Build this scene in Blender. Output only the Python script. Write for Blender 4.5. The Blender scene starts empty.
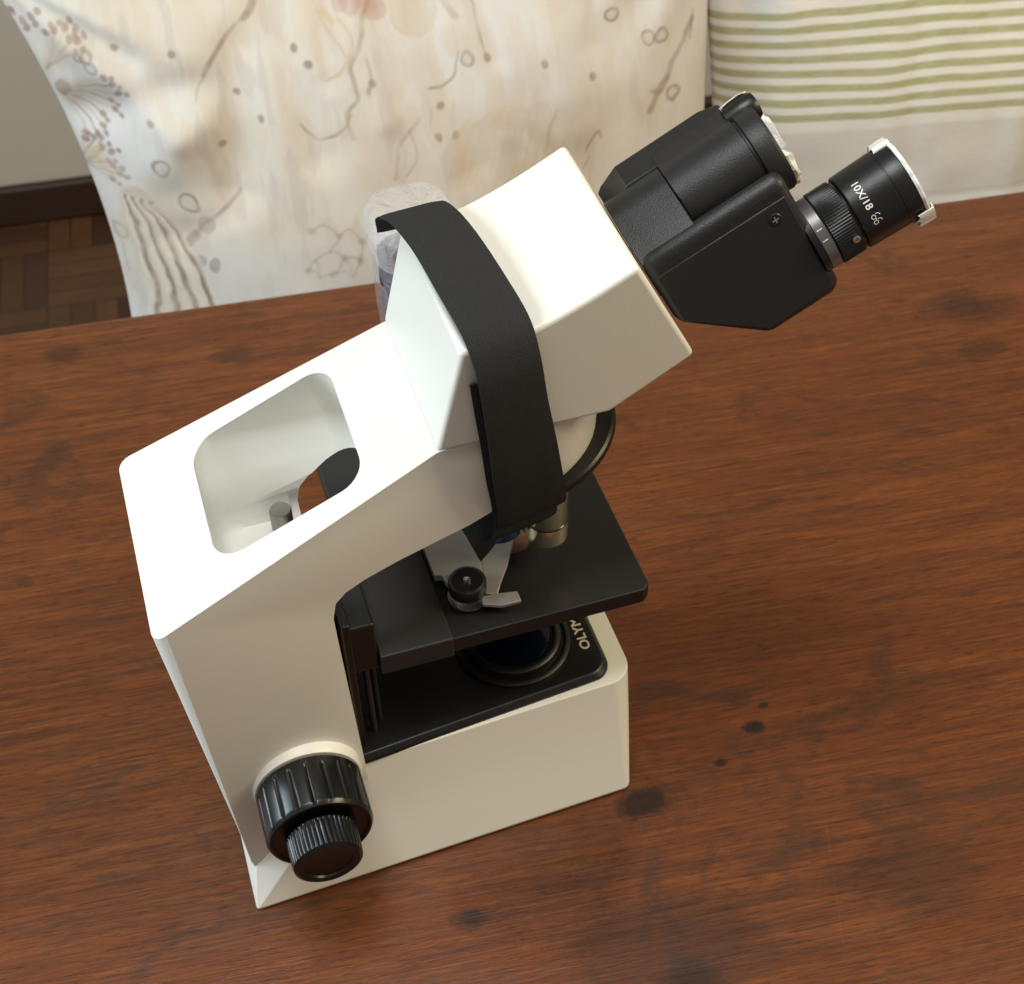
import bpy, bmesh, math, random
import numpy as np
from mathutils import Vector, Matrix
from math import radians, sin, cos, pi, sqrt, hypot, atan2
random.seed(5); rng = np.random.default_rng(5)
S = 0.01                      # everything below is written in centimetres; the scene is in metres
scn = bpy.context.scene; COL = scn.collection

# ------------------------------------------------------------------ camera
CAM_C = (2.004105, -46.20261156, 68.00385527)
CAM_M = [[0.9522743190499023, -0.3048887221082465, -0.0147135450920617], [-0.23090005116463175, -0.6879788385270429, -0.6880191015580218], [0.19964665699717113, 0.6585802797440398, -0.7255434015133884]]
cd = bpy.data.cameras.new('camera'); cam = bpy.data.objects.new('camera', cd); COL.objects.link(cam); scn.camera = cam
X_, Y_, Z_ = [Vector(r) for r in CAM_M]
mw = Matrix((X_, -Y_, -Z_)).transposed().to_4x4(); mw.translation = Vector(CAM_C) * S; cam.matrix_world = mw
cd.sensor_fit = 'HORIZONTAL'; cd.sensor_width = 36; cd.lens = 1496.275 / 1024 * 36; cd.clip_start = .02; cd.clip_end = 60
cd.dof.use_dof = True; cd.dof.focus_distance = .62; cd.dof.aperture_fstop = 22

# ------------------------------------------------------------------ light
world = bpy.data.worlds.new('World'); scn.world = world; world.use_nodes = True
wn = world.node_tree.nodes; wn['Background'].inputs[0].default_value = (1.0, .93, .82, 1); wn['Background'].inputs[1].default_value = .23
def area(name, loc, tgt, w, h, power, col, spread=180):
    l = bpy.data.lights.new(name, 'AREA'); l.shape = 'RECTANGLE'; l.size = w * S; l.size_y = h * S; l.energy = power; l.color = col; l.spread = radians(spread)
    o = bpy.data.objects.new(name, l); COL.objects.link(o); o.location = Vector(loc) * S
    o.rotation_euler = (Vector(tgt) - Vector(loc)).to_track_quat('-Z', 'Y').to_euler(); return o
area('window_light', (-130, 34, 75), (12, 0, 20), 70, 70, 22, (.76, .91, 1.0))
area('skylight', (-8, -8, 190), (14, 0, 0), 55, 55, 17.5, (.98, .99, 1.0))
area('room_lamp', (140, -45, 135), (25, 5, 20), 60, 60, 19, (1.0, .83, .52))
scn.view_settings.view_transform = 'Standard'; scn.view_settings.look = 'None'; scn.view_settings.exposure = 0; scn.view_settings.gamma = 1

# ------------------------------------------------------------------ helpers
def bm_new(): return bmesh.new()
def obj(name, bm, mats, parent=None, smooth=True, bevel=0, seg=3, angle=30, recalc=True):
    if recalc: bmesh.ops.recalc_face_normals(bm, faces=bm.faces)
    me = bpy.data.meshes.new(name); bm.to_mesh(me); bm.free()
    o = bpy.data.objects.new(name, me); COL.objects.link(o)
    for m in (mats if isinstance(mats, (list, tuple)) else [mats]): me.materials.append(m)
    if bevel:
        b = o.modifiers.new('bevel', 'BEVEL'); b.width = bevel * S; b.segments = seg; b.limit_method = 'ANGLE'; b.angle_limit = radians(angle); b.harden_normals = False
    if smooth:
        for p in me.polygons: p.use_smooth = True
        try: me.set_sharp_from_angle(angle=radians(34))
        except Exception: pass
    if parent: o.parent = parent
    return o
def bake(o):
    dg = bpy.context.evaluated_depsgraph_get(); me = bpy.data.meshes.new_from_object(o.evaluated_get(dg)); old = o.data
    o.modifiers.clear(); o.data = me; return o
def boolean(o, cutter, op='DIFFERENCE'):
    m = o.modifiers.new('b', 'BOOLEAN'); m.object = cutter; m.operation = op; m.solver = 'EXACT'; bake(o)
    bpy.data.objects.remove(cutter)
def tag(o, label=None, cat=None, group=None, kind=None):
    for k, v in (('label', label), ('category', cat), ('group', group), ('kind', kind)):
        if v: o[k] = v
    return o
def empty(name, loc=(0, 0, 0)):
    o = bpy.data.objects.new(name, None); COL.objects.link(o); o.location = Vector(loc) * S; o.empty_display_size = .02; return o
class Frame:
    def __init__(s, o, x, y, z): s.o, s.x, s.y, s.z = [Vector(v) for v in (o, x, y, z)]
    def __call__(s, a, b, c): return (s.o + s.x * a + s.y * b + s.z * c) * S
W0 = Frame((0, 0, 0), (1, 0, 0), (0, 1, 0), (0, 0, 1))
def loft(bm, rings, cap=True, closed=True, mat=0):
    vs = [[bm.verts.new(p) for p in r] for r in rings]; n = len(rings[0]); fs = []
    for a, b in zip(vs, vs[1:]):
        for i in range(n if closed else n - 1):
            j = (i + 1) % n; fs.append(bm.faces.new((a[i], a[j], b[j], b[i])))
    if cap and closed: fs.append(bm.faces.new(vs[0][::-1])); fs.append(bm.faces.new(vs[-1]))
    for f in fs: f.material_index = mat
    return vs
def box(bm, fr, x0, x1, y0, y1, z0, z1):
    r = lambda z: [fr(x0, y0, z), fr(x1, y0, z), fr(x1, y1, z), fr(x0, y1, z)]
    loft(bm, [r(z0), r(z1)])
def lathe(bm, fr, prof, n=64, cap=True, mod=None):   # profile (r, t) along fr.z ; mod(theta, r, t) -> r
    rings = []
    for r, t in prof:
        rings.append([fr((mod(2 * pi * i / n, r, t) if mod else r) * cos(2 * pi * i / n), (mod(2 * pi * i / n, r, t) if mod else r) * sin(2 * pi * i / n), t) for i in range(n)])
    loft(bm, rings, cap)
def tube(bm, pts, r, n=12, cap=True):
    rings = []; P = [Vector(p) for p in pts]; up = None
    for i, p in enumerate(P):
        t = (P[min(i + 1, len(P) - 1)] - P[max(i - 1, 0)]).normalized()
        if up is None: up = t.orthogonal().normalized()
        up = (up - t * up.dot(t)).normalized(); s = t.cross(up)
        rings.append([(p + up * r * cos(2 * pi * k / n) + s * r * sin(2 * pi * k / n)) * S for k in range(n)])
    loft(bm, rings, cap)
def rrect(x0, x1, y0, y1, r, k=6):
    out = []
    for cx, cy, a in ((x1 - r, y1 - r, 0), (x0 + r, y1 - r, 90), (x0 + r, y0 + r, 180), (x1 - r, y0 + r, 270)):
        for i in range(k + 1): t = radians(a + 90 * i / k); out.append((cx + r * cos(t), cy + r * sin(t)))
    return out
def spline(ps, n):
    ps = [np.array(p, float) for p in ps]; P = [2 * ps[0] - ps[1]] + ps + [2 * ps[-1] - ps[-2]]; out = []
    for i in range(1, len(P) - 2):
        for k in range(n):
            t = k / n; a, b, c, d = P[i - 1:i + 3]
            out.append(.5 * ((2 * b) + (-a + c) * t + (2 * a - 5 * b + 4 * c - d) * t * t + (-a + 3 * b - 3 * c + d) * t ** 3))
    out.append(ps[-1]); return out

# ------------------------------------------------------------------ materials
def mat(name, col, rough=.5, metal=0, spec=.5, **kw):
    m = bpy.data.materials.new(name); m.use_nodes = True; b = m.node_tree.nodes['Principled BSDF']
    b.inputs['Base Color'].default_value = (*col, 1); b.inputs['Roughness'].default_value = rough; b.inputs['Metallic'].default_value = metal
    b.inputs['Specular IOR Level'].default_value = spec
    for k, v in kw.items(): b.inputs[k.replace('_', ' ')].default_value = v
    return m
class NT:
    def __init__(s, m): s.t = m.node_tree; s.b = s.t.nodes['Principled BSDF']
    def n(s, ty, **kw):
        o = s.t.nodes.new(ty)
        for k, v in kw.items():
            if hasattr(o, k) and not k[0].isupper(): setattr(o, k, v)
            else: o.inputs[k].default_value = v
        return o
    def l(s, a, b): s.t.links.new(a, b)
    def coord(s, scale=(1, 1, 1), rot=(0, 0, 0), out='Object'):
        c = s.n('ShaderNodeTexCoord'); mp = s.n('ShaderNodeMapping'); mp.inputs['Scale'].default_value = scale; mp.inputs['Rotation'].default_value = rot
        s.l(c.outputs[out], mp.inputs[0]); return mp.outputs[0]
    def noise(s, vec, scale, detail=4, rough=.55, dist=0):
        o = s.n('ShaderNodeTexNoise'); o.inputs['Scale'].default_value = scale; o.inputs['Detail'].default_value = detail; o.inputs['Roughness'].default_value = rough; o.inputs['Distortion'].default_value = dist
        s.l(vec, o.inputs['Vector']); return o.outputs['Fac']
    def ramp(s, f, stops):
        r = s.n('ShaderNodeValToRGB'); e = r.color_ramp.elements
        while len(e) < len(stops): e.new(.5)
        for q, (p, c) in zip(e, stops): q.position = p; q.color = (*c, 1) if len(c) == 3 else c
        s.l(f, r.inputs[0]); return r.outputs[0]
    def mix(s, fac, a, b, mode='MIX'):
        o = s.n('ShaderNodeMix', data_type='RGBA', blend_type=mode)
        for i, v in ((0, fac), (6, a), (7, b)):
            if isinstance(v, (int, float)): o.inputs[i].default_value = v
            elif isinstance(v, tuple): o.inputs[i].default_value = (*v, 1)
            else: s.l(v, o.inputs[i])
        return o.outputs[2]
    def bump(s, h, strength, dist, prev=None):
        o = s.n('ShaderNodeBump'); o.inputs['Strength'].default_value = strength; o.inputs['Distance'].default_value = dist; s.l(h, o.inputs['Height'])
        if prev: s.l(prev, o.inputs['Normal'])
        return o.outputs[0]
    def math(s, op, a, b=None):
        o = s.n('ShaderNodeMath', operation=op)
        for i, v in enumerate((a, b)):
            if v is None: continue
            if isinstance(v, (int, float)): o.inputs[i].default_value = v
            else: s.l(v, o.inputs[i])
        return o.outputs[0]
def painted(name, col, rough, fine=900, amp=.15, var=.06):
    m = mat(name, col, rough); t = NT(m); v = t.coord()
    f = t.noise(v, fine, 2); t.l(t.bump(f, amp, .0004), t.b.inputs['Normal'])
    g = t.noise(v, 14, 3); c2 = tuple(c * (1 - var) for c in col)
    t.l(t.mix(g, col, c2), t.b.inputs['Base Color'])
    r = t.math('MULTIPLY_ADD', t.noise(v, 60, 3), .16); r.node.inputs[2].default_value = rough - .08; t.l(r, t.b.inputs['Roughness'])
    return m
CREAM = painted('cream_paint', (.82, .805, .735), .42, 1400, .12, .03)
BLACKP = painted('black_crinkle_paint', (.014, .014, .0145), .42, 1800, .35, .3)
BLACKS = painted('black_satin', (.006, .006, .006), .38, 900, .10, .2)
STAGEM = painted('black_anodised_metal', (.006, .0056, .005), .55, 1500, .18, .3)
CARR = painted('black_metal_window_sheen', (.022, .0225, .022), .5, 800, .15, .3)  # carriage metal, greyed: the window's reflection is put into its base colour
KNOBM = painted('black_knob_plastic', (.005, .005, .0055), .31, 700, .05, .2)
GREYRING = mat('grey_anodised_ring', (.20, .20, .205), .34, .7)
STEEL = mat('brushed_steel', (.62, .60, .57), .32, 1)
CLIPM = painted('satin_steel', (.42, .40, .38), .42, 500, .1, .1); CLIPM.node_tree.nodes['Principled BSDF'].inputs['Metallic'].default_value = .45
CHROME = mat('chrome', (.98, .86, .58), .12, .9)
WHITEP = mat('white_print', (.78, .78, .75), .5)
GOLDP = mat('pale_gold_print', (.62, .58, .46), .45)
BLUEF = mat('blue_film', (.012, .022, .075), .12, 0, .8)
BLUEL = mat('blue_glass', (.003, .005, .014), .14, 0, .5)
LENSREFL = mat('lens_brown_reflection', (.20, .09, .055), .3)  # condenser glass; the brownish reflection in it is painted as base colour
TAPE = mat('white_tape', (.80, .80, .76), .22)
tt = NT(TAPE); tt.l(tt.bump(tt.noise(tt.coord(), 220, 3), .6, .001), tt.b.inputs['Normal'])
CLEAR = mat('clear_film', (.75, .72, .80), .12); CLEAR.node_tree.nodes['Principled BSDF'].inputs['Alpha'].default_value = .26
ct = NT(CLEAR); ct.l(ct.bump(ct.noise(ct.coord(), 90, 3, .5, 1.2), 1.0, .004), ct.b.inputs['Normal'])
LIDM = mat('frosted_plastic', (.80, .80, .80), .25); _l = NT(LIDM); _l.l(_l.bump(_l.noise(_l.coord(), 70, 4, .6, 1.0), 1.0, .006), _l.b.inputs['Normal']); LIDM.node_tree.nodes['Principled BSDF'].inputs['Alpha'].default_value = .30
DARKIT = mat('dark_plastic', (.03, .03, .045), .3)
# strap cloth: weave and two rows of stitches along its edges (uv in cm)
STRAP = mat('black_webbing', (.010, .010, .010), .8, 0, .25); t = NT(STRAP)
uvc = t.n('ShaderNodeTexCoord').outputs['UV']
def wave(vec, sc, rot, t=t):
    mp = t.n('ShaderNodeMapping'); mp.inputs['Rotation'].default_value = (0, 0, radians(rot)); t.l(vec, mp.inputs[0])
    w = t.n('ShaderNodeTexWave'); w.inputs['Scale'].default_value = sc; w.inputs['Distortion'].default_value = .6; w.inputs['Detail'].default_value = 2; t.l(mp.outputs[0], w.inputs[0]); return w.outputs['Fac']
tw = wave(uvc, 5.5, 38); nz = t.noise(uvc, 16, 3, .75)
basec = t.ramp(t.math('MULTIPLY', tw, nz), [(.16, (.004, .004, .004)), (.42, (.055, .055, .056))])
sp_ = t.n('ShaderNodeSeparateXYZ'); t.l(uvc, sp_.inputs[0])
def near_(c, w): return t.math('LESS_THAN', t.math('ABSOLUTE', t.math('SUBTRACT', sp_.outputs[0], c)), w)
stitch = t.math('MULTIPLY', t.math('ADD', near_(.30, .035), near_(2.45, .035)), t.math('LESS_THAN', t.math('FRACT', t.math('MULTIPLY', sp_.outputs[1], 3.4)), .62))
t.l(t.bump(stitch, 1.0, .0015, t.bump(tw, .4, .0006, t.bump(nz, .6, .0012))), t.b.inputs['Normal'])
t.l(t.mix(stitch, basec, (.030, .030, .030)), t.b.inputs['Base Color'])
THREAD = mat('black_thread', (.006, .006, .006), .6)
# table wood
WOOD = mat('varnished_pine', (.2, .08, .035), .32, 0, .4); t = NT(WOOD)
cc = t.coord()
def stretched(sx, sy, sc, det, ro, dist):
    mp = t.n('ShaderNodeMapping'); mp.inputs['Scale'].default_value = (sx, sy, 1); t.l(cc, mp.inputs[0]); return t.noise(mp.outputs[0], sc, det, ro, dist)
grain = stretched(1.2, 13, 3.0, 9, .68, 1.6); fine = stretched(5, 120, 4, 6, .75, .6); broad = stretched(1.0, 2.2, 4.5, 5, .6, 2.0); patch = stretched(1, 1.6, 7.5, 7, .62, 1.6)
lines = stretched(.8, 14, 5.5, 3, .5, 1.6)
col = t.ramp(grain, [(.30, (.120, .031, .007)), (.45, (.178, .048, .010)), (.58, (.228, .065, .014)), (.74, (.285, .090, .021))])
col = t.mix(t.ramp(fine, [(.44, (0, 0, 0)), (.62, (.75, .75, .75))]), col, (.070, .025, .012))
fine2 = stretched(9, 260, 3, 4, .7, .2); col = t.mix(t.ramp(fine2, [(.52, (0, 0, 0)), (.66, (.6, .6, .6))]), col, (.19, .068, .020))
fine3 = stretched(2.6, 60, 4.1, 6, .72, 1.2); col = t.mix(t.ramp(fine3, [(.50, (0, 0, 0)), (.64, (.6, .6, .6))]), col, (.060, .022, .011))
ln = t.ramp(lines, [(.485, (0, 0, 0)), (.5, (.62, .62, .62)), (.515, (0, 0, 0))]); col = t.mix(ln, col, (.050, .019, .010))
col = t.mix(t.ramp(broad, [(.42, (0, 0, 0)), (.66, (.4, .4, .4))]), col, (.165, .046, .011))
col = t.mix(t.ramp(patch, [(.57, (0, 0, 0)), (.62, (.42, .42, .42)), (.72, (.7, .7, .7))]), col, (.040, .019, .010))
sep = t.n('ShaderNodeSeparateXYZ'); t.l(cc, sep.inputs[0])
dn = t.noise(cc, 18, 3)
pore = stretched(22, 420, 3.2, 3, .6, .2); col = t.mix(t.ramp(pore, [(.56, (0, 0, 0)), (.62, (.6, .6, .6))]), col, (.022, .009, .005))
hair = stretched(3, 190, 2.6, 8, .8, 1.0); col = t.mix(t.ramp(hair, [(.46, (.30, .30, .30)), (.5, (0, 0, 0)), (.56, (.35, .35, .35))]), col, (.055, .020, .009))
dn2 = t.noise(cc, 260, 4, .7)
for (ax, ay, bx, by) in ((30, -9, 28.5, -15.5), (8, 24, 12, 25.2), (-2, 8, 2.5, 6.8), (47, 9, 55, 7.5), (-6, 21, -1, 19.5)):   # fine scratches in the varnish
    L_ = hypot(bx - ax, by - ay); ux, uy = (bx - ax) / L_, (by - ay) / L_
    px_ = t.math('SUBTRACT', sep.outputs[0], ax * S); py_ = t.math('SUBTRACT', sep.outputs[1], ay * S)
    al_ = t.math('ADD', t.math('MULTIPLY', px_, ux), t.math('MULTIPLY', py_, uy)); ac_ = t.math('ABSOLUTE', t.math('ADD', t.math('SUBTRACT', t.math('MULTIPLY', px_, uy), t.math('MULTIPLY', py_, ux)), t.math('MULTIPLY', t.math('SUBTRACT', dn, .5), .004)))
    k = t.math('MULTIPLY', t.math('LESS_THAN', ac_, .00022), t.math('MULTIPLY', t.math('GREATER_THAN', al_, 0), t.math('LESS_THAN', al_, L_ * S)))
    col = t.mix(t.math('MULTIPLY', k, .13), col, (.34, .17, .08))
KNOTS = [(KX, KY, r, a) for KX, KY, r, a in [(28.29, -2.51, 0.45, 0.95), (25.75, -4.3, 0.3, 0.9), (21.36, -5.86, 1.1, 0.9), (11.06, -10.31, 0.8, 0.8), (29.23, -1.22, 0.25, 0.8), (53.55, 28.53, 2.6, 0.6), (53.27, 23.68, 1.4, 0.5), (32.95, -12.35, 3.0, 0.35), (19.59, -13.61, 4, 0.4), (15.86, -9.22, 4, 0.3), (-8.84, 37.16, 1.2, 0.5), (-1.48, 26.94, 0.5, 0.4), (20.67, -15.93, 1.2, 0.7), (30.32, 2.78, 0.2, 0.6), (49.66, 29.99, 0.5, 0.5), (31.45, -4.06, 0.25, 0.5)]]
for KX, KY, r, a in KNOTS:     # knots and dents, metres in the table's own frame
    dx = t.math('MULTIPLY', t.math('SUBTRACT', sep.outputs[0], KX * S), .62); dy = t.math('SUBTRACT', sep.outputs[1], KY * S)
    d = t.math('SQRT', t.math('ADD', t.math('MULTIPLY', dx, dx), t.math('MULTIPLY', dy, dy)))
    d = t.math('ADD', d, t.math('MULTIPLY', t.math('SUBTRACT', dn, .5), r * S * 1.6))
    d = t.math('ADD', d, t.math('MULTIPLY', t.math('SUBTRACT', dn2, .5), r * S * .9))
    k = t.ramp(t.math('DIVIDE', d, r * S), [(.45, (a, a, a)), (.8, (a * .3, a * .3, a * .3)), (1.0, (0, 0, 0))]); col = t.mix(k, col, (.018, .010, .007))
t.l(col, t.b.inputs['Base Color'])
rg = t.ramp(patch, [(.3, (.24, .24, .24)), (.7, (.38, .38, .38))]); t.l(rg, t.b.inputs['Roughness'])
t.l(t.bump(fine, .25, .0007, t.bump(grain, .25, .0015)), t.b.inputs['Normal'])
# room
WALLM = painted('off_white_wall_paint', (.60, .54, .44), .8, 60, .1, .05)
SKIRT = painted('dark_stained_skirting', (.045, .022, .013), .4, 40, .1, .3)
PARQ = mat('parquet_blocks', (.12, .05, .02), .38); t = NT(PARQ); v = t.coord()
ck = t.n('ShaderNodeTexChecker'); ck.inputs['Scale'].default_value = 1 / .14; t.l(v, ck.inputs['Vector'])
def strips(sx, sy):
    b = t.n('ShaderNodeTexBrick'); b.inputs['Scale'].default_value = 1; b.inputs['Brick Width'].default_value = sx; b.inputs['Row Height'].default_value = sy; b.inputs['Mortar Size'].default_value = .0012
    b.inputs['Color1'].default_value = (.045, .017, .008, 1); b.inputs['Color2'].default_value = (.17, .072, .028, 1); b.inputs['Mortar'].default_value = (.012, .006, .004, 1); b.offset = 0
    return b
b1 = strips(.14, .035); t.l(v, b1.inputs[0]); b2 = strips(.14, .035)
mp = t.n('ShaderNodeMapping'); mp.inputs['Rotation'].default_value = (0, 0, radians(90)); t.l(v, mp.inputs[0]); t.l(mp.outputs[0], b2.inputs[0])
pc = t.mix(ck.outputs['Fac'], b1.outputs[0], b2.outputs[0]); t.l(t.mix(t.noise(v, 9, 5), pc, (.055, .024, .012)), t.b.inputs['Base Color'])

# ------------------------------------------------------------------ setting: floor, wall, skirting, table
AL = radians(-6)
EX = Vector((cos(AL), sin(AL), 0)); NR = Vector((-sin(AL), cos(AL), 0)); RM = Frame((0, 0, 0), EX, NR, (0, 0, 1))
def room_obj(name, parts, m, bevel=0, **k):
    bm = bm_new(); fr = Frame((0, 0, 0), (1, 0, 0), (0, 1, 0), (0, 0, 1))
    for p in parts: box(bm, fr, *p)
    o = obj(name, bm, m, bevel=bevel, smooth=bevel > 0, **k); o.rotation_euler.z = AL; return o
tag(room_obj('floor', [(-300, 300, -200, 164, -79, -75)], PARQ), kind='structure')
tag(room_obj('wall', [(-300, 300, 163.5, 180, -79, 170)], WALLM), kind='structure')
tag(room_obj('skirting_board', [(-300, 300, 161.6, 163.4, -74.8, -68)], SKIRT, .6), kind='structure')
tag(room_obj('bench', [(-2, 110, 44, 95, -34, -30.2)], SKIRT, .5), kind='structure')
tb = empty('table'); tb.rotation_euler.z = AL
bm = bm_new(); fr = W0
box(bm, fr, -75, 125, -55, 40.4, -3.4, 0)
top = obj('tabletop', bm, WOOD, tb, bevel=.35, seg=4)
tag(tb, 'dark reddish brown varnished wooden table the white microscope stands on', 'table')

# ------------------------------------------------------------------ cushions
LN = radians(12); UP = NR * sin(LN) + Vector((0, 0, 1)) * cos(LN); OUT = -(NR * cos(LN) - Vector((0, 0, 1)) * sin(LN))
CO = Vector((0, 48, -30))
def segdist(P, a, b):
    a = np.array(a); b = np.array(b); d = b - a; L = d @ d + 1e-9
    t = np.clip(((P - a) @ d) / L, 0, 1); return np.linalg.norm(P - a - t[..., None] * d, axis=-1)
def vnoise(P, scale, seed, oct=4):
    out = np.zeros(P.shape[:-1]); amp = 1; r = np.random.default_rng(seed); tot = 0
    for o in range(oct):
        g = r.random((64, 64)); q = P / scale * 2 ** o; i = np.floor(q).astype(int); f = q - i; f = f * f * (3 - 2 * f)
        a, b = i[..., 0] % 64, i[..., 1] % 64; a1, b1 = (a + 1) % 64, (b + 1) % 64
        out += amp * ((g[a, b] * (1 - f[..., 0]) + g[a1, b] * f[..., 0]) * (1 - f[..., 1]) + (g[a, b1] * (1 - f[..., 0]) + g[a1, b1] * f[..., 0]) * f[..., 1]); tot += amp; amp *= .5
    return out / tot
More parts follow.
